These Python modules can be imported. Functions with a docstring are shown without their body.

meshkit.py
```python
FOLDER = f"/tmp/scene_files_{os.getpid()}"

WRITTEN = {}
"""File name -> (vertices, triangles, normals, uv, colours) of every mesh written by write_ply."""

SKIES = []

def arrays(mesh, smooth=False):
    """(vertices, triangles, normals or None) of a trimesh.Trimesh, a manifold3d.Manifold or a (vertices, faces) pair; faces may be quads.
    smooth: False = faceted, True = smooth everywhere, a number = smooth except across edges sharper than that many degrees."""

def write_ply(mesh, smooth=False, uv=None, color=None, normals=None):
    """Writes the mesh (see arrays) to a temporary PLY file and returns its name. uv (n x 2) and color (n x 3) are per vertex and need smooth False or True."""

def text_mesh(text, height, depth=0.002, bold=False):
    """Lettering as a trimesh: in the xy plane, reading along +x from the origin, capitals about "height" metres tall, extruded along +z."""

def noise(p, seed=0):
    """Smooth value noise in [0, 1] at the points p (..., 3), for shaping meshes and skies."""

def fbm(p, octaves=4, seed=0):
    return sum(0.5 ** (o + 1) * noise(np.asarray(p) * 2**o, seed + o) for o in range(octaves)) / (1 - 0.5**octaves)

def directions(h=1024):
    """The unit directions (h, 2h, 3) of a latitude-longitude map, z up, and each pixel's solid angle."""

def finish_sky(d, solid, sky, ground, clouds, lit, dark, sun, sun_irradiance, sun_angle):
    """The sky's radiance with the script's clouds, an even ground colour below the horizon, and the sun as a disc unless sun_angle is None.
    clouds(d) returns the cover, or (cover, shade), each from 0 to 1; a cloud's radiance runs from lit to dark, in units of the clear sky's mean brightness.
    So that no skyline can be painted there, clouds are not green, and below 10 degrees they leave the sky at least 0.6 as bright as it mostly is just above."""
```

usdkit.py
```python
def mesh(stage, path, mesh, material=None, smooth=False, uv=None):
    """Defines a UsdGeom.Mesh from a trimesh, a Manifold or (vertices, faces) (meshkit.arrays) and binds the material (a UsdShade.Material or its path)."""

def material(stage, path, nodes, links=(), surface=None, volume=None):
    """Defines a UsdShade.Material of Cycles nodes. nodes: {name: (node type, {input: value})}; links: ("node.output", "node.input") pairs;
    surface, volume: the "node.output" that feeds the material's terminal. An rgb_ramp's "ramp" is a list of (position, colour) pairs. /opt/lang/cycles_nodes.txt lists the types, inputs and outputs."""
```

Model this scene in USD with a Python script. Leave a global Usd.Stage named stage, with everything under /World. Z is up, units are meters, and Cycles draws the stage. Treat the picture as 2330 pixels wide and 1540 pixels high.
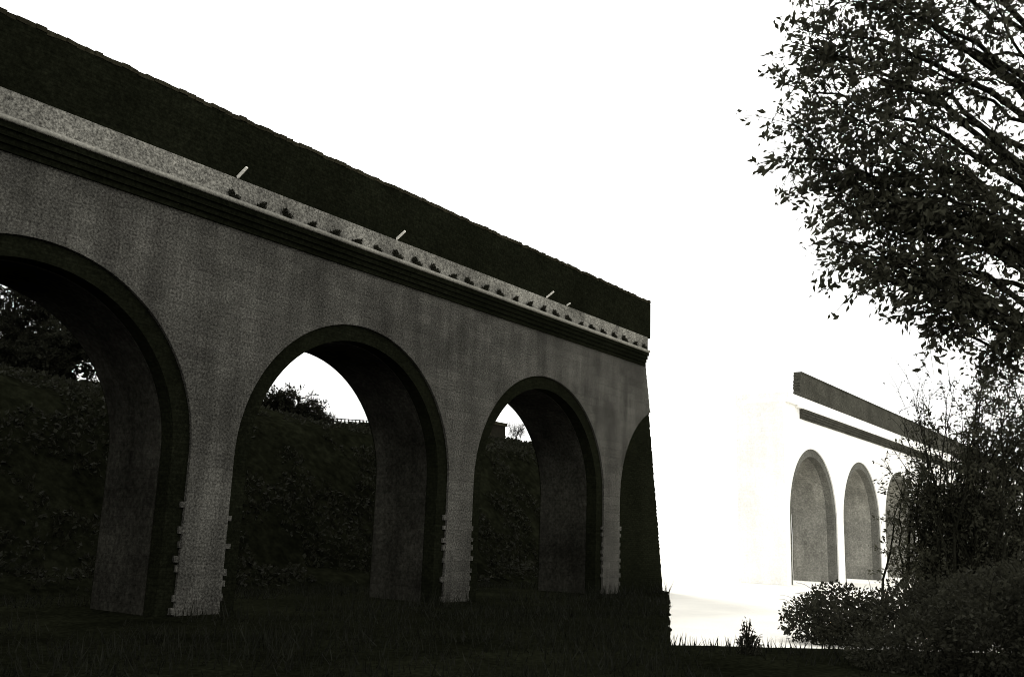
import math, random
import numpy as np, trimesh, usdkit
from shapely.geometry import Polygon, Point, box as sbox
from shapely.ops import unary_union
from pxr import Usd, UsdGeom, UsdLux, UsdShade, Gf, Sdf
import meshkit

rng = np.random.default_rng(7)
random.seed(7)
stage = Usd.Stage.CreateInMemory()
UsdGeom.SetStageUpAxis(stage, UsdGeom.Tokens.z)
UsdGeom.SetStageMetersPerUnit(stage, 1.0)
UsdGeom.Xform.Define(stage, '/World')
UsdGeom.Scope.Define(stage, '/World/Looks')

# ------------------------------------------------------------------ camera, sky, sun, exposure
EYE = np.array([0.0, 0.0, 2.05])
PITCH, ROLL = 0.20506, 0.035435
EXPOSURE = 0.15
F_ = np.array([0, math.cos(PITCH), math.sin(PITCH)])
R0 = np.array([1.0, 0, 0]); U0 = np.array([0, -math.sin(PITCH), math.cos(PITCH)])
RI = math.cos(ROLL) * R0 + math.sin(ROLL) * U0
UP = -math.sin(ROLL) * R0 + math.cos(ROLL) * U0
cam = UsdGeom.Camera.Define(stage, '/World/Camera')
cam.CreateHorizontalApertureAttr(36.0)
cam.CreateVerticalApertureAttr(36.0 * 676 / 1024)
cam.CreateFocalLengthAttr(36.0 * 2165.2 / 2330)
cam.CreateClippingRangeAttr(Gf.Vec2f(0.1, 20000))
cam.CreateExposureAttr(EXPOSURE)
M4 = Gf.Matrix4d(*RI, 0, *UP, 0, *(-F_), 0, *EYE, 1)
cam.AddTransformOp().Set(M4)

SUN_DIR = np.array([-0.30, 0.62, 0.95]); SUN_DIR /= np.linalg.norm(SUN_DIR)
SUN_EL = math.asin(SUN_DIR[2]); SUN_ROT = math.atan2(SUN_DIR[0], SUN_DIR[1])
SKY_STRENGTH = 0.12
dome = UsdLux.DomeLight.Define(stage, '/World/sky')
skym = usdkit.material(stage, '/World/Looks/overcast_sky', {
    'sky': ('sky_texture', {'sky_type': 'single_scattering', 'sun_disc': False, 'sun_elevation': SUN_EL, 'sun_rotation': SUN_ROT, 'aerosol_density': 2.0}),
    'tc': ('texture_coordinate', {}),
    'n': ('noise_texture', {'scale': 2.2, 'detail': 6.0, 'roughness': 0.55}),
    'r': ('rgb_ramp', {'ramp': [(0.0, (11.5, 11.4, 11.0)), (0.5, (13.0, 12.9, 12.5)), (1.0, (15.0, 14.9, 14.5))]}),
    'mx': ('mix_color', {'fac': 0.93, 'use_clamp': False}),
    'bg': ('background_shader', {'strength': SKY_STRENGTH})},
    [('tc.generated', 'n.vector'), ('n.fac', 'r.fac'), ('sky.color', 'mx.a'), ('r.color', 'mx.b'), ('mx.result', 'bg.color')],
    surface='bg.background')
UsdShade.MaterialBindingAPI.Apply(dome.GetPrim()).Bind(skym)
dome.GetPrim().SetCustomDataByKey('kind', 'structure')
dome.GetPrim().SetCustomDataByKey('label', 'white blank overcast sky behind the viaduct and tree')
dome.GetPrim().SetCustomDataByKey('category', 'sky')
sun = UsdLux.DistantLight.Define(stage, '/World/sun')
sun.CreateIntensityAttr(0.3); sun.CreateAngleAttr(14.0); sun.CreateNormalizeAttr(True); sun.CreateColorAttr(Gf.Vec3f(1.0, 0.97, 0.92))
zax = SUN_DIR; xax = np.cross([0, 0, 1], zax); xax /= np.linalg.norm(xax); yax = np.cross(zax, xax)
sun.AddTransformOp().Set(Gf.Matrix4d(*xax, 0, *yax, 0, *zax, 0, 0, 0, 60, 1))

# ------------------------------------------------------------------ materials
def lin(c, k): return tuple(max(0.0, x * k) for x in c)

def stone(name, base, fine=14.0, contrast=0.55, blotch=0.35, bump=0.4, brick=None, mort=0.012, lo=0.25, rough=0.95, stain=0.0, spec=0.0):
    """Mineral surface: fine speckle x broad blotches (x a little vertical staining) x bricks relief."""
    nodes = {
        'tc': ('texture_coordinate', {}),
        'nf': ('noise_texture', {'scale': fine, 'detail': 3.0, 'roughness': 0.7}),
        'rf': ('rgb_ramp', {'ramp': [(lo, (1 - contrast,) * 3), (0.5, (1.0,) * 3), (1 - lo, (1 + contrast * 1.5,) * 3)]}),
        'nb': ('noise_texture', {'scale': 0.45, 'detail': 5.0, 'roughness': 0.6}),
        'rb': ('rgb_ramp', {'ramp': [(0.3, (1 - blotch,) * 3), (0.7, (1 + blotch,) * 3)]}),
        'mp': ('mapping', {'scale': (1.6, 1.6, 0.12)}),
        'ns': ('noise_texture', {'scale': 1.0, 'detail': 4.0, 'roughness': 0.6}),
        'rs': ('rgb_ramp', {'ramp': [(0.35, (1 - stain,) * 3), (0.65, (1.0,) * 3)]}),
        'm1': ('mix_color', {'blend_type': 'multiply', 'fac': 1.0, 'a': base, 'use_clamp': False}),
        'm2': ('mix_color', {'blend_type': 'multiply', 'fac': 1.0, 'use_clamp': False}),
        'm3': ('mix_color', {'blend_type': 'multiply', 'fac': 1.0, 'use_clamp': False}),
        'b': ('bump', {'strength': bump, 'distance': 0.02}),
        'p': ('principled_bsdf', {'roughness': rough, 'specular_ior_level': spec})}
    links = [('tc.object', 'nf.vector'), ('tc.object', 'nb.vector'), ('tc.object', 'mp.vector'), ('mp.vector', 'ns.vector'),
             ('nf.fac', 'rf.fac'), ('nb.fac', 'rb.fac'), ('ns.fac', 'rs.fac'),
             ('rf.color', 'm1.b'), ('m1.result', 'm2.a'), ('rb.color', 'm2.b'), ('m2.result', 'm3.a'), ('rs.color', 'm3.b'),
             ('b.normal', 'p.normal')]
    last = 'm3.result'
    if brick:
        bw, bh, k = brick
        nodes.update({
            'sx': ('separate_xyz', {}), 'cx': ('combine_xyz', {}), 'ad': ('math', {'math_type': 'add'}),
            'br': ('brick_texture', {'color1': (1, 1, 1), 'color2': (1 - k * 1.2,) * 3, 'mortar': (1 - k,) * 3, 'scale': 1.0, 'mortar_size': mort,
                                     'mortar_smooth': 0.3, 'brick_width': bw, 'row_height': bh}),
            'm4': ('mix_color', {'blend_type': 'multiply', 'fac': 1.0, 'use_clamp': False}),
            'hh': ('math', {'math_type': 'multiply', 'value2': -0.6}), 'ha': ('math', {'math_type': 'add'})})
        links += [('tc.object', 'sx.vector'), ('sx.x', 'ad.value1'), ('sx.y', 'ad.value2'), ('ad.value', 'cx.x'), ('sx.z', 'cx.y'), ('cx.vector', 'br.vector'),
                  ('m3.result', 'm4.a'), ('br.color', 'm4.b'), ('br.fac', 'hh.value1'), ('hh.value', 'ha.value1'), ('nf.fac', 'ha.value2'), ('ha.value', 'b.height')]
        last = 'm4.result'
    else:
        links += [('nf.fac', 'b.height')]
    links.append((last, 'p.base_color'))
    return usdkit.material(stage, '/World/Looks/' + name, nodes, links, surface='p.BSDF')

def leafy(name, base, var=0.45, transl=0.25):
    return usdkit.material(stage, '/World/Looks/' + name, {
        'g': ('geometry', {}), 'n': ('noise_texture', {'scale': 3.0, 'detail': 3.0}),
        'r': ('rgb_ramp', {'ramp': [(0.3, lin(base, 1 - var)), (0.7, lin(base, 1 + var))]}),
        'd': ('principled_bsdf', {'roughness': 0.8, 'specular_ior_level': 0.05}), 't': ('translucent_bsdf', {}), 'm': ('mix_closure', {'fac': transl})},
        [('g.position', 'n.vector'), ('n.fac', 'r.fac'), ('r.color', 'd.base_color'), ('r.color', 't.color'), ('d.BSDF', 'm.closure1'), ('t.BSDF', 'm.closure2')],
        surface='m.closure')

WARM = (1.0, 0.97, 0.84)
MT = {
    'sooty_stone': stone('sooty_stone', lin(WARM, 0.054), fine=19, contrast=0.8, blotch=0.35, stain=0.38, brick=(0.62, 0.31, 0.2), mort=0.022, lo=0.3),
    'pale_band': stone('pale_band_stone', lin(WARM, 0.125), fine=20, contrast=0.8, blotch=0.5, lo=0.3, stain=0.25),
    'mould': stone('moulding_stone', lin(WARM, 0.17), fine=14, contrast=0.4, blotch=0.3),
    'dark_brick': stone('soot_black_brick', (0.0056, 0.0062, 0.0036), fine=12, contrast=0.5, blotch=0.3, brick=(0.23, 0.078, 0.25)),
    'coping': stone('coping_brick', (0.015, 0.014, 0.009), fine=12, contrast=0.5, blotch=0.4),
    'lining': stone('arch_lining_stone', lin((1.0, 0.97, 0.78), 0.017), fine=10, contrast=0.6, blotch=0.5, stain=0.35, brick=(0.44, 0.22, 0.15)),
    'glare_white': stone('glare_white_stone', (0.84, 0.83, 0.79), fine=11, contrast=0.12, blotch=0.08, stain=0.1, brick=(0.44, 0.22, 0.05)),  # white glare over the far wall, put into its base colour
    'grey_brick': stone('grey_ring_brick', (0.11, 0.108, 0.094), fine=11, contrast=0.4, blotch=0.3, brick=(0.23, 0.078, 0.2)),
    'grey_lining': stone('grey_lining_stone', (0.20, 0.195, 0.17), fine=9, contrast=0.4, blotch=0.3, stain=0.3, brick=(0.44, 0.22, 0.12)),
    'dark_parapet': stone('dark_grey_parapet', (0.05, 0.049, 0.04), fine=11, contrast=0.5, blotch=0.3, brick=(0.23, 0.078, 0.2)),
    'glare_pale': stone('glare_white_ground', (0.74, 0.72, 0.66), fine=22, contrast=0.25, blotch=0.08, bump=0.6),  # ground whitened so the glare strip carries on below the horizon
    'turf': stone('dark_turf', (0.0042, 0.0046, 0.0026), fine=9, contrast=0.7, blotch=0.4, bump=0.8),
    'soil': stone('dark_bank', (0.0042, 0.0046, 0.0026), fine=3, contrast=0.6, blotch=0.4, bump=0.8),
    'bark': stone('bark', (0.010, 0.010, 0.007), fine=18, contrast=0.6, blotch=0.3, bump=0.8),
    'render_wall': stone('house_wall', (0.010, 0.0095, 0.007), fine=6, contrast=0.4, blotch=0.3, brick=(0.23, 0.078, 0.2)),
    'iron': stone('black_iron', (0.012, 0.012, 0.01), fine=20, contrast=0.3, rough=0.6),
    'spout': stone('pale_spout', (0.6, 0.58, 0.52), fine=25, contrast=0.3),
    'leaf': leafy('tree_leaf', (0.036, 0.036, 0.024)),
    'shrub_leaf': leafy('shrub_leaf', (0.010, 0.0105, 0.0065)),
    'bramble_leaf': leafy('bramble_leaf', (0.022, 0.022, 0.015)),
    'moss': leafy('moss', (0.014, 0.014, 0.009), transl=0.1),
    'grass': leafy('grass', (0.006, 0.0065, 0.004), transl=0.15),
    'pane': stone('dark_pane', (0.008, 0.008, 0.008), fine=4, contrast=0.2, rough=0.25, spec=0.5),
}

# ------------------------------------------------------------------ helpers
USED = set()
def free(parent, name):
    p = f'{parent}/{name}'; k = 0
    while p in USED:
        k += 1; p = f'{parent}/{name}_{k:03d}'
    USED.add(p); return p

def tag(prim, label=None, cat=None, group=None, kind=None):
    for k, v in (('label', label), ('category', cat), ('group', group), ('kind', kind)):
        if v: prim.SetCustomDataByKey(k, v)

def thing(name, label, cat, loc=(0, 0, 0), rotz=0.0, group=None, kind=None):
    x = UsdGeom.Xform.Define(stage, free('/World', name))
    x.AddTranslateOp().Set(Gf.Vec3d(*map(float, loc))); x.AddRotateZOp().Set(float(rotz))
    tag(x.GetPrim(), label, cat, group, kind)
    return x.GetPrim()

def obj(name, mesh, mat, parent=None, smooth=False, label=None, kind=None, cat=None, group=None):
    path = free(str(parent.GetPath()) if parent else '/World', name)
    m = usdkit.mesh(stage, path, mesh, MT[mat], smooth=smooth)
    tag(m.GetPrim(), label, cat, group, kind)
    return m.GetPrim()

def cat_(meshes): return trimesh.util.concatenate(meshes)

def bx(x0, x1, y0, y1, z0, z1):
    b = trimesh.creation.box((x1 - x0, y1 - y0, z1 - z0)); b.apply_translation(((x0 + x1) / 2, (y0 + y1) / 2, (z0 + z1) / 2)); return b

def slab(poly, y0, y1):
    """A polygon drawn in (along, up) given depth from y0 to y1."""
    out = []
    for g in getattr(poly, 'geoms', [poly]):
        m = trimesh.creation.extrude_polygon(g, y1 - y0, engine='earcut')
        v = m.vertices
        out.append(trimesh.Trimesh(np.stack([v[:, 0], y0 + v[:, 2], v[:, 1]], 1), m.faces[:, ::-1], process=False))
    return cat_(out)

def tube(pts, radii, k=6):
    pts = np.asarray(pts, float); n = len(pts); radii = np.broadcast_to(radii, n)
    t = np.gradient(pts, axis=0); t /= np.linalg.norm(t, axis=1, keepdims=True) + 1e-9
    ref = np.array([0.31, 0.17, 0.94]) if abs(t[0] @ [0.31, 0.17, 0.94]) < 0.9 else np.array([1.0, 0, 0])
    a = np.cross(t, ref); a /= np.linalg.norm(a, axis=1, keepdims=True) + 1e-9; b = np.cross(t, a)
    ang = np.arange(k) / k * 2 * np.pi
    v = (pts[:, None] + radii[:, None, None] * (np.cos(ang)[None, :, None] * a[:, None] + np.sin(ang)[None, :, None] * b[:, None])).reshape(-1, 3)
    f = []
    for i in range(n - 1):
        for j in range(k):
            p, q = i * k + j, i * k + (j + 1) % k
            f += [[p, q, q + k], [p, q + k, p + k]]
    v = np.vstack([v, pts[0], pts[-1]])
    for j in range(k):
        f += [[n * k, (j + 1) % k, j], [n * k + 1, (n - 1) * k + j, (n - 1) * k + (j + 1) % k]]
    return trimesh.Trimesh(v, np.array(f), process=False)

def leaves(pos, size, r, droop=0.5, aspect=0.45, dirs=None):
    """Folded four-corner leaves at pos."""
    n = len(pos); pos = np.asarray(pos)
    d = r.normal(size=(n, 3)); d[:, 2] -= droop
    if dirs is not None: d += 1.2 * np.asarray(dirs)
    d /= np.linalg.norm(d, axis=1, keepdims=True)
    s = np.cross(d, r.normal(size=(n, 3))); s /= np.linalg.norm(s, axis=1, keepdims=True) + 1e-9
    up = np.cross(s, d)
    L = size * r.uniform(0.5, 1.35, n)[:, None]; w = L * aspect
    v = np.stack([pos, pos + d * L * 0.45 + s * w * 0.5 + up * w * 0.2, pos + d * L, pos + d * L * 0.45 - s * w * 0.5 + up * w * 0.2], 1).reshape(-1, 3)
    i = np.arange(n)[:, None] * 4
    return v, np.vstack([i + [0, 1, 2], i + [0, 2, 3]])

def bezier(a, b, c, n):
    t = np.linspace(0, 1, n)[:, None]
    return (1 - t) ** 2 * np.asarray(a) + 2 * t * (1 - t) * np.asarray(b) + t * t * np.asarray(c)

# ------------------------------------------------------------------ ground
R = 4000.0
gv = np.array([[-R, -R, 0], [R, -R, 0], [R, R, 0], [-R, R, 0]], float)
obj('glare_ground', trimesh.Trimesh(gv, [[0, 1, 2], [0, 2, 3]], process=False), 'glare_pale', kind='structure',
    label='ground coloured white for the glare strip, running through the added gap in the viaduct')

def wavy(pts, step=0.5, amp=0.12, seed=3):
    out = []; r = np.random.default_rng(seed)
    for (x0, y0), (x1, y1) in zip(pts[:-1], pts[1:]):
        n = max(1, int(math.hypot(x1 - x0, y1 - y0) / step))
        for k in range(n):
            t = k / n
            out.append((x0 + (x1 - x0) * t + r.normal() * amp, y0 + (y1 - y0) * t + r.normal() * amp))
    out.append(pts[-1]); return out

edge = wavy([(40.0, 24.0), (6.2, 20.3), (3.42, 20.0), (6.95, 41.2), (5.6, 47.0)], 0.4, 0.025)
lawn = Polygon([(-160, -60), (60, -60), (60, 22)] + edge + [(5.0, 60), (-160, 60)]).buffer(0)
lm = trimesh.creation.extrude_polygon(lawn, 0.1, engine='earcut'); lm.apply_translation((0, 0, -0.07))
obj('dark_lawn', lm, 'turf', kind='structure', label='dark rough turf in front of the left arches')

# bank behind the left arches
ALPHA = 0.639315
U_ = np.array([math.sin(ALPHA), math.cos(ALPHA)]); N_ = np.array([-math.cos(ALPHA), math.sin(ALPHA)])
D = 19.3
def wall(s, d, z=0.0): 
    p = U_ * s + N_ * (D + d); return np.array([p[0], p[1], z])

nx, ny = 90, 50
ss = np.linspace(-70, 62.0, nx); dd = np.linspace(5.5, 130, ny)
S, DD = np.meshgrid(ss, dd, indexing='ij')
rise = np.clip((DD - 6.0) / 9.0, 0, 1); rise = rise * rise * (3 - 2 * rise)
s_end = np.minimum(57.0, 1.873 * (D + DD) - 3.0)
end = np.clip((s_end - S) / 4.5, 0, 1); end = end * end * (3 - 2 * end)
bump_ = meshkit.fbm(np.stack([S * 0.25, DD * 0.25, S * 0], -1), 4) - 0.5
crest = 7.3 + 0.65 * np.clip((S - 38) / 9.0, 0, 1) + bump_ * 0.5
flat = 1 - 0.12 * np.clip((DD - 16) / 10, 0, 1)
back = np.clip((125 - DD) / 30, 0, 1); side = np.clip((S + 69) / 15, 0, 1)
H = -0.3 + (crest * flat + 0.3) * rise * end * back * side + bump_ * 0.3 * end * rise
PX = U_[0] * S + N_[0] * (D + DD); PY = U_[1] * S + N_[1] * (D + DD)
v = np.stack([PX, PY, H], -1).reshape(-1, 3); idx = np.arange(nx * ny).reshape(nx, ny)
q = np.stack([idx[:-1, :-1], idx[:-1, 1:], idx[1:, 1:], idx[1:, :-1]], -1).reshape(-1, 4)[:, ::-1]
bank = meshkit.arrays((v, q))
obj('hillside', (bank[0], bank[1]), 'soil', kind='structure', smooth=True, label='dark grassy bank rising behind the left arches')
def bank_z(x, y):
    p = np.array([x, y]); s = p @ U_; d = p @ N_ - D
    i = np.clip(np.searchsorted(ss, s) - 1, 0, nx - 2); j = np.clip(np.searchsorted(dd, d) - 1, 0, ny - 2)
    return float(H[i, j])

# ------------------------------------------------------------------ viaducts
ROTZ = 90 - math.degrees(ALPHA)
SC, PER, RO, RIN = 18.85, 9.393, 4.08, 3.63
ZC, ZCI = 7.77, 7.32            # crowns of the outer and inner arch
DEPTH = 2.8
def arch_poly(c, r, crown, z0=-0.5, n=40):
    zs = crown - r
    a = np.linspace(0, math.pi, n)
    return Polygon([(c + r, z0)] + [(c + r * math.cos(t), zs + r * math.sin(t)) for t in a] + [(c - r, z0)])

def jag(p0, p1, step=0.075, amp=0.05, seed=1):
    """A stepped masonry edge going from p0 to p1 (along, up), one step per course."""
    r = np.random.default_rng(seed); out = []
    n = max(2, int(abs(p1[1] - p0[1]) / step))
    for k in range(n):
        t0, t1 = k / n, (k + 1) / n; off = r.uniform(-amp, amp)
        out += [(p0[0] + (p1[0] - p0[0]) * t0 + off, p0[1] + (p1[1] - p0[1]) * t0), (p0[0] + (p1[0] - p0[0]) * t0 + off, p0[1] + (p1[1] - p0[1]) * t1)]
    return out

def ring_parts(t, centres, ringmat, linmat):
    for c in centres:
        shape = arch_poly(c, RO + 0.006, ZC + 0.006).difference(arch_poly(c, RIN, ZCI, z0=-0.6))
        obj('arch_ring', slab(shape, 0.075, DEPTH - 0.075), ringmat, t)
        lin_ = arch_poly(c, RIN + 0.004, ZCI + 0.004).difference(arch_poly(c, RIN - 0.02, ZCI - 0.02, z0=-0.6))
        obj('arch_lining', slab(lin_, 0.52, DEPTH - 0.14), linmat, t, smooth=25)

def top_parts(t, s0, s1, seed, bandmat, parmat, ends=(0, 0, 0)):
    """Corbels, pale string band with moulding, parapet; on the front, and the same plain on the back."""
    e1 = s1 + ends[0]; e2 = s1 + ends[1]
    # corbelled courses under the band, stepping out; their dark colour holds some shade
    cc = [bx(s0, e2, -0.06 - 0.055 * k, 0.02, 9.36 + 0.14 * k, 9.36 + 0.14 * (k + 1) - 0.006) for k in range(4)]
    obj('corbel_course', cat_(cc), parmat, t)
    # half-round moulding
    a = np.linspace(-math.pi / 2, math.pi / 2, 9)
    prof = [(0.02, 9.915)] + [(-0.245 - 0.055 * math.cos(x), 9.975 + 0.06 * math.sin(x)) for x in a] + [(0.02, 10.035)]
    pv = np.array([(s, y, z) for s in (s0, e2) for (y, z) in prof]); n = len(prof)
    f = []
    for j in range(n):
        k = (j + 1) % n; f += [[j, k, n + k], [j, n + k, n + j]]
    f += [[0, j + 1, j] for j in range(1, n - 1)] + [[n, n + j, n + j + 1] for j in range(1, n - 1)]
    mm = trimesh.Trimesh(pv, f, process=False); mm.fix_normals()
    obj('moulding', mm, 'mould', t, smooth=40)
    obj('string_band', bx(s0, e2, -0.17, DEPTH + 0.17, 10.05, 10.60), bandmat, t)
    obj('parapet', bx(s0, s1, -0.14, 0.28, 10.602, 12.15), parmat, t)
    obj('parapet', bx(s0, s1, DEPTH - 0.28, DEPTH + 0.14, 10.602, 12.15), parmat, t, label='far parapet')
    obj('back_moulding', bx(s0, e2, DEPTH + 0.02, DEPTH + 0.26, 9.6, 10.04), parmat, t)

# --- left stretch; the gap after it is added for a white glare strip
left = thing('viaduct', 'dark sooty stone viaduct with round arches, cut off at the added glare gap', 'viaduct', (*wall(0, 0)[:2], 0), ROTZ)
S0L, S1L = -13.2, 35.55
outline = [(S0L, -0.4), (S0L, 10.046)] + [(35.5, 10.046), (35.6, 9.6)] + jag((35.62, 9.45), (36.03, 7.56), amp=0.02, seed=4) + [(36.08, 7.50), (36.0, -0.4)]
body = Polygon(outline).buffer(0)
lc = [SC + PER * k for k in (-3, -2, -1, 0, 1, 2)]
for c in lc: body = body.difference(arch_poly(c, RO, ZC, z0=-1))
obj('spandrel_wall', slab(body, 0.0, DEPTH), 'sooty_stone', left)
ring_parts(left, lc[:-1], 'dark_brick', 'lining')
top_parts(left, S0L, S1L + 0.22, 5, 'pale_band', 'dark_brick', ends=(-0.05, -0.28))
# added dark wall standing for the dark inside the third arch, end raking outwards
cA = lc[-1]
edge_ = jag((36.06, 7.44), (36.78, 3.56), amp=0.03, seed=9) + jag((36.78, 3.56), (37.45, -0.3), amp=0.035, seed=10)
fill = Polygon([(33.5, -0.4), (33.5, 7.4), (35.9, 7.46)] + edge_ + [(37.45, -0.4)]).buffer(0).intersection(arch_poly(cA, RO + 0.006, ZC + 0.006, z0=-0.4))
obj('added_dark_fill', slab(fill, 0.075, DEPTH - 0.3), 'dark_brick', left, label='added dark wall standing for the dark inside of the third arch')
# long and short quoins at the pier edges, low down
rq = np.random.default_rng(21)
for c in lc[2:]:
    for sgn in (-1, 1):
        if c == lc[2] and sgn == -1: continue
        if c == lc[-1] and sgn == 1: continue
        for k in range(9):
            if rq.random() < 0.2: continue
            z = 0.05 + k * 0.30 + rq.uniform(-0.05, 0.05); w = rq.uniform(0.05, 0.15)
            e = c + sgn * (RO + 0.02); i = c + sgn * (RO - w)
            obj('quoin', bx(min(e, i), max(e, i), 0.004 + rq.uniform(0, .012), 0.09, z, z + rq.uniform(0.12, 0.17)), 'sooty_stone', left)
# brick on edge coping: single bricks over the part in view
rc = np.random.default_rng(31)
s = 5.6; k = 0
while s < S1L + 0.1:
    w = 0.215 + rc.uniform(-0.02, 0.02)
    b = bx(-w / 2 + 0.004, w / 2 - 0.004, -0.155, 0.30, 0, 0.105)
    b.vertices += rc.normal(scale=0.006, size=b.vertices.shape)
    b.apply_transform(trimesh.transformations.rotation_matrix(rc.normal() * 0.02, (0, 1, 0)))
    b.apply_translation((s + w / 2, rc.normal() * 0.008, 12.145 + rc.normal() * 0.012))
    obj('coping_brick', b, 'coping', left)
    s += w; k += 1
obj('coping_run', bx(S0L, 5.55, -0.18, 0.32, 12.148, 12.25), 'coping', left)
obj('coping_run', bx(S0L, S1L + 0.2, DEPTH - 0.3, DEPTH + 0.17, 12.148, 12.23), 'coping', left)
# short pale spouts sticking out at the foot of the parapet
for s, L in ((13.98, 0.34), (19.81, 0.34), (27.81, 0.32), (29.17, 0.14)):
    m = tube([(s, -0.1, 10.63), (s + 0.02, -0.14 - L * 0.9, 10.63 + L * 0.65)], [0.045, 0.04], 4)
    obj('spout', m, 'spout', left, label='short pale spout sticking out of the parapet foot')

# --- right stretch, glare haze put into its paler colours
right = thing('viaduct', 'viaduct stretch coloured white for glare, beyond the added gap, with dark parapet, half hidden by shrubs', 'viaduct', (*wall(0, 0)[:2], 0), ROTZ)
S0R, S1R = 51.7, 150.0
rcn = [SC + PER * k for k in range(4, 14)]
body = Polygon([(S0R, -0.4), (S1R, -0.4), (S1R, 10.046)] + [(S0R, 10.046)]).buffer(0)
for c in rcn: body = body.difference(arch_poly(c, RO, ZC, z0=-1))
obj('spandrel_wall', slab(body, 0.0, DEPTH), 'glare_white', right)
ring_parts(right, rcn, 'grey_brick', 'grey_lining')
cc = [bx(54.3, S1R, -0.06 - 0.055 * k, 0.02, 9.36 + 0.14 * k, 9.36 + 0.14 * (k + 1) - 0.006) for k in range(4)]
obj('corbel_course', cat_(cc), 'dark_parapet', right)  # shade below the band is partly in this dark colour
obj('moulding', bx(S0R + 1.9, S1R, -0.28, 0.02, 9.93, 10.04), 'glare_white', right)
obj('string_band', bx(S0R + .35, S1R, -0.17, DEPTH + 0.17, 10.05, 10.60), 'glare_white', right)
pp = Polygon([(54.1, 10.602), (54.1, 10.9)] + jag((54.12, 10.9), (54.2, 12.0), amp=0.06, seed=15) + [(54.3, 12.05), (S1R, 12.05), (S1R, 10.602)]).buffer(0)
obj('parapet', slab(pp, -0.14, 0.28), 'dark_parapet', right)
obj('parapet', bx(66.0, S1R, DEPTH - 0.28, DEPTH + 0.14, 10.602, 12.05), 'dark_parapet', right, label='far parapet')
obj('coping_run', bx(54.35, S1R, -0.18, 0.32, 12.052, 12.13), 'dark_parapet', right)

# ------------------------------------------------------------------ moss tufts on the string course
proto = None
for k in range(26):
    s = 35.13 - 0.85 * k
    r = np.random.default_rng(100)
    p = wall(s, -0.2, 10.035)
    if proto is None:
        t = thing('moss_tuft', 'small dark two-lobed moss tuft growing on the pale string course above the left arches', 'moss', p, ROTZ, group='moss tufts along the string course')
        pos, dirs = [], []
        for cx, cz, rad, n in ((-0.10, 0.12, 0.085, 160), (0.07, 0.03, 0.10, 170), (-0.02, 0.0, 0.16, 120)):
            q_ = r.normal(size=(n, 3)); q_ /= np.linalg.norm(q_, axis=1, keepdims=True); q_ *= rad * r.uniform(0.2, 1, (n, 1)) ** 0.5
            q_[:, 1] *= 0.5; q_[:, 2] *= 0.8
            pos.append(q_ + [cx, -0.02, cz]); dirs.append(q_ / rad)
        pos = np.vstack(pos); pos[:, 2] = np.maximum(pos[:, 2], 0.005)
        obj('fronds', leaves(pos, 0.055, r, droop=-0.2, dirs=np.vstack(dirs)), 'moss', t)
        obj('root_mat', tube([(-0.14, 0.0, 0.0), (0, -0.02, 0.012), (0.16, 0, 0.0)], [0.02, 0.035, 0.02], 6), 'moss', t)
        proto = t
    else:
        t = thing('moss_tuft', 'small dark two-lobed moss tuft growing on the pale string course above the left arches', 'moss', p, ROTZ, group='moss tufts along the string course')
        rs_ = np.random.default_rng(300 + k); sc = rs_.uniform(0.75, 1.2); UsdGeom.Xformable(t).AddScaleOp().Set(Gf.Vec3f(float(sc * rs_.choice([-1, 1, 1])), 1.0, float(rs_.uniform(0.7, 1.25))))
        t.GetReferences().AddInternalReference(proto.GetPath()); t.SetInstanceable(True)

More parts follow.
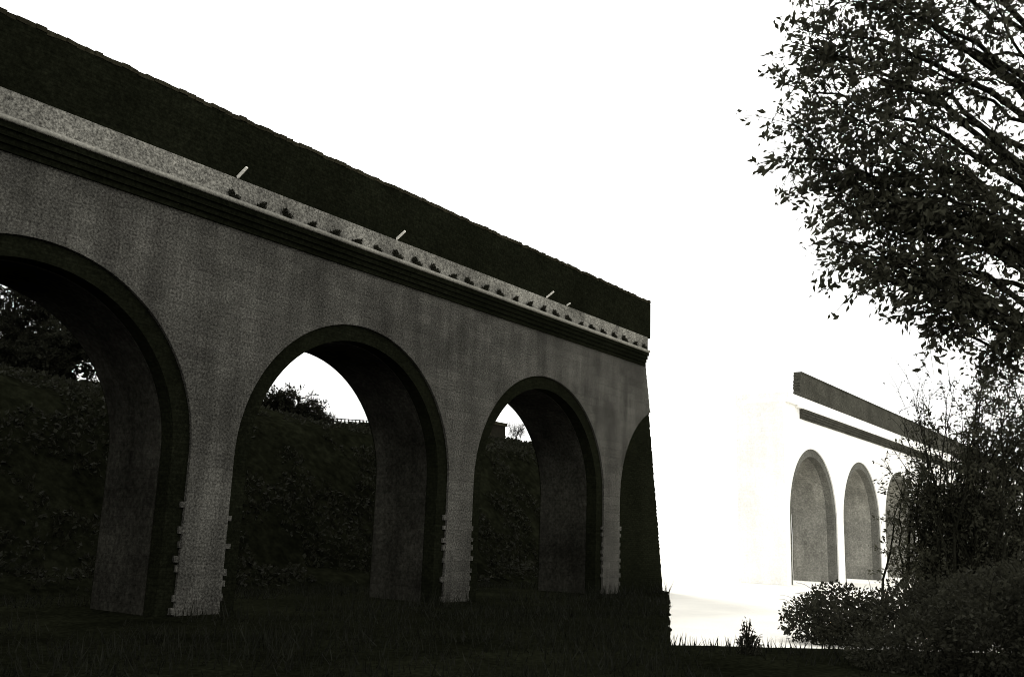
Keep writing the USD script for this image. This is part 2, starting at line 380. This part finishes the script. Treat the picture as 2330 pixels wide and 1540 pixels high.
# ------------------------------------------------------------------ plants
def branch_set(base, tips, r, trunk_pts=None, twigs=20, twig_len=(0.35, 0.9), per=14, rad=0.035, sag=0.25, start=0.3, spread=0.25):
    """Limbs from a trunk (or one foot) to the tips, twigs on them, leaf places on the twigs."""
    wood, pos, dirs = [], [], []
    for tip in tips:
        tip = np.asarray(tip, float)
        if trunk_pts is not None:
            tp = np.asarray(trunk_pts); zz = np.clip(tip[2] - 0.35 * np.linalg.norm(tip[:2] - tp[-1, :2]) + r.normal() * 0.2, tp[1, 2], tp[-1, 2])
            a = np.array([np.interp(zz, tp[:, 2], tp[:, 0]), np.interp(zz, tp[:, 2], tp[:, 1]), zz])
        else:
            a = np.asarray(base, float) + r.normal(size=3) * [spread, spread, 0]
        L = np.linalg.norm(tip - a)
        mid = (a + tip) / 2 + r.normal(size=3) * 0.08 * L + np.array([0, 0, sag * L])
        n = 10; c = bezier(a, mid, tip, n)
        c[1:-1] += r.normal(size=(n - 2, 3)) * 0.012 * L
        wood.append(tube(c, np.linspace(rad * min(L, 4) / 2.5, 0.006, n), 5))
        for _ in range(max(3, int(twigs * L / 3))):
            t = r.uniform(start, 1.0) ** 0.8; k = t * (n - 1); i = min(int(k), n - 2)
            o = c[i] + (c[i + 1] - c[i]) * (k - i); along = (c[i + 1] - c[i]); along /= np.linalg.norm(along)
            d = along * 0.8 + r.normal(size=3) * 0.75 + [0, 0, -0.12]; d /= np.linalg.norm(d)
            l = r.uniform(*twig_len)
            e = o + d * l + [0, 0, -0.12 * l]; tw = bezier(o, o + d * l * 0.5 + [0, 0, 0.05 * l], e, 4)
            wood.append(tube(tw, [0.008, 0.006, 0.005, 0.003], 3))
            m = r.poisson(per)
            if m:
                tt = r.uniform(0.15, 1.05, m); p = o + (e - o) * tt[:, None] + r.normal(size=(m, 3)) * 0.05
                pos.append(p); dirs.append(np.repeat(d[None], m, 0))
    return cat_(wood), (np.vstack(pos) if pos else np.zeros((0, 3))), (np.vstack(dirs) if dirs else np.zeros((0, 3)))

# near tree leaning in from the right
r = np.random.default_rng(41)
trunk = np.array([(7.95, 13.3, -0.15), (7.9, 13.25, 1.5), (7.85, 13.1, 3.2), (7.8, 13.0, 5.4), (7.6, 12.9, 7.6), (7.7, 12.8, 9.6), (7.7, 12.7, 12.0)])
TIPS = [(3.7, 12, 8.86), (3.6, 12.1, 8.3), (3.6, 11.9, 7.65), (3.7, 12, 7.15), (4.25, 11.9, 6.5), (4.35, 12.3, 6.1), (4.4, 12, 5.7), (4.6, 11.8, 5.7),
        (4.8, 12.1, 5.95), (5.05, 11.7, 5.4), (5.3, 12, 5.2), (5.55, 12.3, 5.3), (4.0, 11.6, 7.86), (4.35, 12.5, 6.95), (4.35, 11.6, 8.2), (4.6, 12, 6.5), (4.9, 11.5, 7.58),
        (5.25, 12.3, 8.76), (5.25, 11.6, 6.4), (6.06, 11.6, 7.62), (5.94, 11.8, 5.86), (6.72, 11.8, 8.62), (6.56, 11.5, 6.39), (6.1, 11.9, 5.0), (3.9, 12.4, 9.3), (3.75, 11.8, 9.9),
        (4.4, 12.2, 9.6), (4.9, 11.6, 9.3), (5.6, 12.8, 9.5), (6.2, 11.4, 9.4), (7.2, 12, 9.0), (7.3, 12.1, 7.2), (7.2, 12, 5.6), (6.9, 12, 4.6), (7.6, 12.6, 8.0), (7.5, 12.4, 10.2),
        (4.25, 12.6, 7.4), (4.6, 12.9, 8.0), (5.4, 13.1, 7.0), (4.6, 13.0, 6.3), (5.0, 12.9, 6.7), (5.8, 13.4, 8.2), (6.7, 13.6, 6.9), (5.0, 11.9, 10.4), (6.0, 12, 10.8), (4.3, 12, 10.6),
        (4.2, 12.2, 8.9), (4.45, 11.9, 7.1), (5.6, 11.4, 6.9), (5.8, 12.0, 5.4), (7.0, 11.6, 10.0), (7.4, 11.7, 6.4), (6.5, 12.4, 7.6), (7.0, 12.2, 4.9), (6.3, 12.6, 8.8), (7.1, 11.5, 7.9), (6.6, 12.8, 5.6), (6.0, 12.6, 6.4)]
tr = thing('tree', 'leafy tree with an overhanging crown at the upper right, in front of the pale viaduct', 'tree', (0, 0, 0))
wood, pos, dirs = branch_set(None, TIPS, r, trunk_pts=trunk, twigs=25, per=18, sag=0.10)
obj('trunk', tube(np.vstack([bezier(trunk[k], (trunk[k] + trunk[k + 1]) / 2 + r.normal(size=3) * 0.03, trunk[k + 1], 4)[:-1] for k in range(6)] + [trunk[-1:]]),
                  np.linspace(0.3, 0.07, 19) * np.r_[1.35, 1.15, np.ones(17)], 12), 'bark', tr, smooth=True)
obj('limbs', wood, 'bark', tr)
lv, lf = leaves(pos, 0.115, r, droop=0.45, dirs=dirs)
# the outermost sprays against the sky leaf by leaf, the rest as one mass
lv4 = lv.reshape(-1, 4, 3); mid_ = lv4.mean(1)
score = mid_[:, 0] / mid_[:, 1] + 0.035 * (mid_[:, 2] - 7) * (mid_[:, 2] < 7)
single = np.zeros(len(lv4), bool); single[np.argsort(score)[:300]] = True
for q_ in lv4[single]:
    obj('leaf', trimesh.Trimesh(q_, [[0, 1, 2], [0, 2, 3]], process=False), 'leaf', tr)
rest = lv4[~single].reshape(-1, 3); i4 = np.arange(len(rest) // 4)[:, None] * 4
obj('crown', (rest, np.vstack([i4 + [0, 1, 2], i4 + [0, 2, 3]])), 'leaf', tr, kind='stuff')

def shrub(name, label, cat, base, tips, seed, leaf=0.07, per=14, twigs=16, twig_len=(0.25, 0.7), mat='shrub_leaf', rad=0.02, spread=0.25, group=None, start=0.25):
    r = np.random.default_rng(seed); base = np.asarray(base, float)
    t = thing(name, label, cat, base, group=group)
    wood, pos, dirs = branch_set((0, 0, 0), [np.asarray(x) - base for x in tips], r, twigs=twigs, per=per, twig_len=twig_len, rad=rad, sag=0.08, start=start, spread=spread)
    obj('stems', wood, 'bark', t)
    if len(pos): obj('foliage', leaves(pos, leaf, r, droop=0.1, dirs=dirs), mat, t, kind='stuff')
    return t

def mound(name, label, cat, base, lumps, seed, n=5000, leaf=0.09, mat='bramble_leaf'):
    """A tangled bush: canes arching through overlapping lumps of leaves."""
    r = np.random.default_rng(seed); base = np.asarray(base, float)
    t = thing(name, label, cat, base)
    pos, dirs, wood = [], [], []
    vol = sum(a * b * c for *_, a, b, c in lumps)
    for (x, y, z, a, b, c) in lumps:
        m = int(n * a * b * c / vol)
        q_ = r.normal(size=(m, 3)); q_ /= np.linalg.norm(q_, axis=1, keepdims=True)
        wob = 0.8 + 0.4 * meshkit.fbm(q_ * 2.1 + [x, y, z], 3, seed)
        q_ = q_ * (r.uniform(0.15, 1, (m, 1)) ** 0.4) * wob[:, None] * [a, b, c]
        p = q_ + np.array([x, y, z]) - base; keep = p[:, 2] > -0.05
        pos.append(p[keep]); dirs.append((q_ / [a, b, c])[keep])
        for _ in range(14):
            ang = r.uniform(0, 2 * math.pi); e = np.array([x + a * 1.05 * math.cos(ang), y + b * 1.05 * math.sin(ang), max(0.1, z + c * r.uniform(-0.2, 1.05))]) - base
            s_ = np.array([x, y, 0.0]) + r.normal(size=3) * [a * .3, b * .3, 0] - base; s_[2] = -0.05
            wood.append(tube(bezier(s_, (s_ + e) / 2 + [0, 0, c * 0.9], e, 7), np.linspace(0.012, 0.004, 7), 3))
    obj('canes', cat_(wood), 'bark', t)
    obj('foliage', leaves(np.vstack(pos), leaf, r, droop=0.0, dirs=np.vstack(dirs), aspect=0.65), mat, t, kind='stuff')
    return t

# right hand side: tall shrub with bare twigs at its top, brambles at its foot
rt = np.random.default_rng(55)
tips = [(rt.uniform(9.95, 11.9), 25 + rt.uniform(-1.2, 1.2), rt.uniform(1.2, 4.9)) for _ in range(70)] + \
       [(rt.uniform(11.4, 15.5), 24.5 + rt.uniform(-1.2, 1.2), rt.uniform(1.0, 7.0)) for _ in range(110)] + [(10.6, 25, 5.4), (11.0, 24.8, 5.7)]
shrub('tall_shrub', 'tall dark leafy shrub standing in front of the pale viaduct under the tree', 'shrub', (11.6, 25.0, 0.0), tips, 61, leaf=0.11, per=13, twigs=13, rad=0.03, spread=0.9, mat='leaf')
tw = [(9.95, 24.2, 6.2), (10.2, 24.2, 6.5), (10.5, 24.0, 6.4), (10.8, 24.2, 6.6), (11.0, 24, 6.35), (10.35, 24.2, 5.9), (11.2, 24, 6.9), (10.7, 24, 5.9), (10.0, 24.3, 5.6), (11.4, 24, 6.5), (10.55, 24.1, 6.1)]
shrub('twiggy_bush', 'bush of thin bare twigs reaching up against the sky above the pale parapet', 'bush', (11.3, 24.0, 0.0), tw, 62, leaf=0.07, per=2.0, twigs=7, twig_len=(0.3, 0.8), rad=0.012, start=0.55, spread=0.3)
mound('bramble_bush', 'low spreading bramble bush at the edge of the pale ground, below the glare-white pier', 'bush', (7.6, 22.4, 0.0),
      [(6.95, 21.9, 0.45, 0.75, 0.8, 0.62), (7.7, 22.6, 0.5, 0.9, 0.9, 0.75), (8.4, 21.8, 0.45, 0.9, 0.8, 0.7), (7.5, 21.2, 0.3, 0.8, 0.6, 0.5)], 71, n=9000)
mound('bramble_bush', 'dense bramble bush rising behind the low brambles at the foot of the tall shrub', 'bush', (10.2, 22.2, 0.0),
      [(9.3, 22.6, 0.6, 0.9, 0.9, 0.85), (10.3, 22.2, 0.7, 1.1, 1.0, 0.95), (9.6, 21.2, 0.5, 0.9, 0.7, 0.7), (11.3, 21.8, 0.9, 1.0, 0.9, 1.0)], 72, n=10000)
mound('bramble_bush', 'shaded bramble bush at the far right edge, nearest the camera', 'bush', (8.6, 16.6, 0.0),
      [(8.2, 16.8, 0.8, 0.9, 0.8, 1.0), (9.2, 16.6, 1.0, 0.9, 0.8, 1.2), (7.4, 17.2, 0.45, 0.8, 0.7, 0.6), (6.6, 17.3, 0.3, 0.6, 0.6, 0.4)], 73, n=10000)
# small pointed bush at the near edge of the pale ground
mound('pointed_bush', 'small pointed bush alone on the near edge of the pale ground in the gap', 'bush', (4.75, 18.9, 0.0),
      [(4.72, 18.9, 0.16, 0.24, 0.22, 0.24), (4.69, 18.9, 0.36, 0.13, 0.12, 0.22), (4.68, 18.9, 0.55, 0.07, 0.07, 0.14)], 74, n=900, leaf=0.05)

# on the bank behind arch one
def on(x, y): return (x, y, bank_z(x, y) - 0.1)
def fan(b, n, w, h, seed, dep=0.6):
    r_ = np.random.default_rng(seed)
    return [(b[0] + r_.uniform(-w, w), b[1] + r_.uniform(-dep, dep), b[2] + h * r_.uniform(0.45, 1.0)) for _ in range(n)]
b = on(-12.0, 48.8); shrub('bank_shrub', 'tallest leafy shrub on the bank, seen through the left half of the first arch', 'shrub', b, fan(b, 36, 1.1, 2.1, 81), 81, leaf=0.15, per=20, twigs=18)
b = on(-10.7, 48.8); shrub('bank_shrub', 'spreading shrub on the bank, middle of those seen through the first arch', 'shrub', b, fan(b, 34, 0.95, 1.8, 82), 82, leaf=0.14, per=18, twigs=18)
b = on(-9.7, 48.8); shrub('bank_shrub', 'lowest shrub on the bank beside the railing, seen through the first arch', 'shrub', b, fan(b, 26, 0.8, 1.1, 83), 83, leaf=0.12, per=16, twigs=18)
b = on(0.45, 59.5); shrub('bare_bush', 'bush of bare upright twigs beside the flat-roofed building, seen through the second arch', 'bush', b, fan(b, 40, 0.6, 1.3, 84, 0.4), 84, leaf=0.07, per=1.5, twigs=18, twig_len=(0.25, 0.6), rad=0.014, start=0.3)
b = on(1.45, 59.5); shrub('bank_shrub', 'low leafy shrub right of the bare bush, seen through the second arch', 'shrub', b, fan(b, 18, 0.7, 0.9, 85, 0.4), 85, leaf=0.09, per=8, twigs=16)
# two trees behind the leftmost arch
for k, (x, y, hgt, lab) in enumerate(((-25.8, 48.0, 7.2, 'dark tree on the bank behind the leftmost arch, at the frame edge'), (-23.0, 47.0, 5.2, 'smaller dark tree on the bank behind the leftmost arch, nearer its pier'))):
    r = np.random.default_rng(90 + k); bz = bank_z(x, y) - 0.1
    t = thing('bank_tree', lab, 'tree', (x, y, bz))
    tp = np.array([(0, 0, 0), (0.05, 0, hgt * 0.25), (0, 0.1, hgt * 0.55), (0.1, 0, hgt * 0.9)])
    tips = [(r.uniform(-2.8, 2.8), r.uniform(-1.6, 1.6), hgt * r.uniform(0.1, 1.0)) for _ in range(130)]
    wood, pos, dirs = branch_set(None, tips, r, trunk_pts=tp, twigs=26, per=26, sag=0.05)
    obj('trunk', tube(tp, [0.22, 0.17, 0.12, 0.05], 8), 'bark', t, smooth=True)
    obj('limbs', wood, 'bark', t)
    obj('crown', leaves(pos, 0.19, r, droop=0.2, dirs=dirs), 'shrub_leaf', t, kind='stuff')

# uncountable low scrub over the bank
r = np.random.default_rng(97)
n = 60000
sx, dx = r.uniform(-5, 58, n), r.uniform(6.2, 20, n)
si = np.clip(np.searchsorted(ss, sx) - 1, 0, nx - 2); di = np.clip(np.searchsorted(dd, dx) - 1, 0, ny - 2)
fs, fd = (sx - ss[si]) / (ss[1] - ss[0]), (dx - dd[di]) / (dd[1] - dd[0])
hz = (H[si, di] * (1 - fs) + H[si + 1, di] * fs) * (1 - fd) + (H[si, di + 1] * (1 - fs) + H[si + 1, di + 1] * fs) * fd
thick = meshkit.fbm(np.stack([sx * 0.6, dx * 0.6, sx * 0], -1), 3)
ok = (hz > 0.15) & (thick > 0.42) & (sx < np.minimum(50.0, 1.873 * (D + dx) - 8.0))
p = np.stack([U_[0] * sx + N_[0] * (D + dx), U_[1] * sx + N_[1] * (D + dx), hz + r.uniform(0, 1, n) * np.clip(thick - 0.42, 0, 1) * np.where(dx > 12.5, 0.3, 2.0)], 1)[ok]
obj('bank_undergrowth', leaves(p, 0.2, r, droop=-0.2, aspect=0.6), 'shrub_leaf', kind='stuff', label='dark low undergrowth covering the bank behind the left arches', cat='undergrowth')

# railing along the bank
b0, b1 = np.array([-9.4, 48.9]), np.array([-5.6, 49.9])
rl = thing('railing', 'thin post and rail fence along the top of the bank, seen through the first arch', 'fence', (*b0, 0))
z0 = max(bank_z(*b0), bank_z(*b1), bank_z(*((b0 + b1) / 2)))
npost = 22
for k in range(npost):
    p = (b1 - b0) * k / (npost - 1); g = bank_z(*(b0 + p))
    obj('post', bx(p[0] - 0.03, p[0] + 0.03, p[1] - 0.03, p[1] + 0.03, g - 0.2, z0 + 0.40), 'iron', rl)
ang = math.atan2(b1[1] - b0[1], b1[0] - b0[0]); L = np.linalg.norm(b1 - b0)
for zz in (z0 + 0.36, z0 + 0.24):
    m = bx(0, L, -0.045, -0.032, zz - 0.025, zz + 0.025); m.apply_transform(trimesh.transformations.rotation_matrix(ang, (0, 0, 1)))
    obj('rail', m, 'iron', rl)

# flat-roofed building behind arch two
hb = thing('brick_building', 'dark flat-roofed building on the bank, seen through the second arch', 'building', (-0.29, 80.0, 0.0), ROTZ)
obj('wall', bx(-10, 0, 0, 6, 5.0, 11.1), 'render_wall', hb)
obj('roof', bx(-10.15, 0.1, -0.12, 6.15, 11.102, 11.36), 'coping', hb)
for xw in (-8.2, -5.4, -2.6):
    w_ = obj('window', cat_([bx(xw - 0.55, xw + 0.55, -0.05, 0.02, 9.0, 9.08), bx(xw - 0.55, xw + 0.55, -0.05, 0.02, 10.4, 10.48), bx(xw - 0.55, xw - 0.47, -0.05, 0.02, 9.082, 10.398), bx(xw + 0.47, xw + 0.55, -0.05, 0.02, 9.082, 10.398)]), 'coping', hb)
    obj('pane', bx(xw - 0.468, xw + 0.468, -0.02, 0.015, 9.082, 10.398), 'pane', w_)

# ------------------------------------------------------------------ rough grass and weeds (uncountable)
r = np.random.default_rng(99)
n = 42000
gx = r.uniform(-20, 9, n); gy = r.uniform(12.5, 44, n)
from shapely import contains_xy
ok = contains_xy(lawn, gx, gy)
wd = (gx * N_[0] + gy * N_[1]) - D; ok &= (wd < -0.1) | (wd > 3.2)
dens = meshkit.fbm(np.stack([gx * 0.5, gy * 0.5, gx * 0], -1), 3); ok &= dens > r.uniform(0.2, 0.62, n)
gx, gy, dens, wd = gx[ok], gy[ok], dens[ok], wd[ok]
n = len(gx); hgt = r.uniform(0.08, 0.3, n) * (0.5 + dens); hgt[(wd > -1.2) & (wd < 0)] *= 2.0
an = r.uniform(0, 2 * math.pi, n); w_ = r.uniform(0.008, 0.02, n)
base = np.stack([gx, gy, np.full(n, 0.02)], 1); sd = np.stack([np.cos(an) * w_, np.sin(an) * w_, 0 * w_], 1)
tip = base + np.stack([r.normal(size=n) * 0.35 * hgt, r.normal(size=n) * 0.35 * hgt, hgt], 1)
v = np.stack([base - sd, base + sd, tip], 1).reshape(-1, 3)
obj('rough_grass', trimesh.Trimesh(v, np.arange(3 * n).reshape(-1, 3), process=False), 'grass', kind='stuff', label='rough dark grass and weeds at the foot of the left arches', cat='grass')
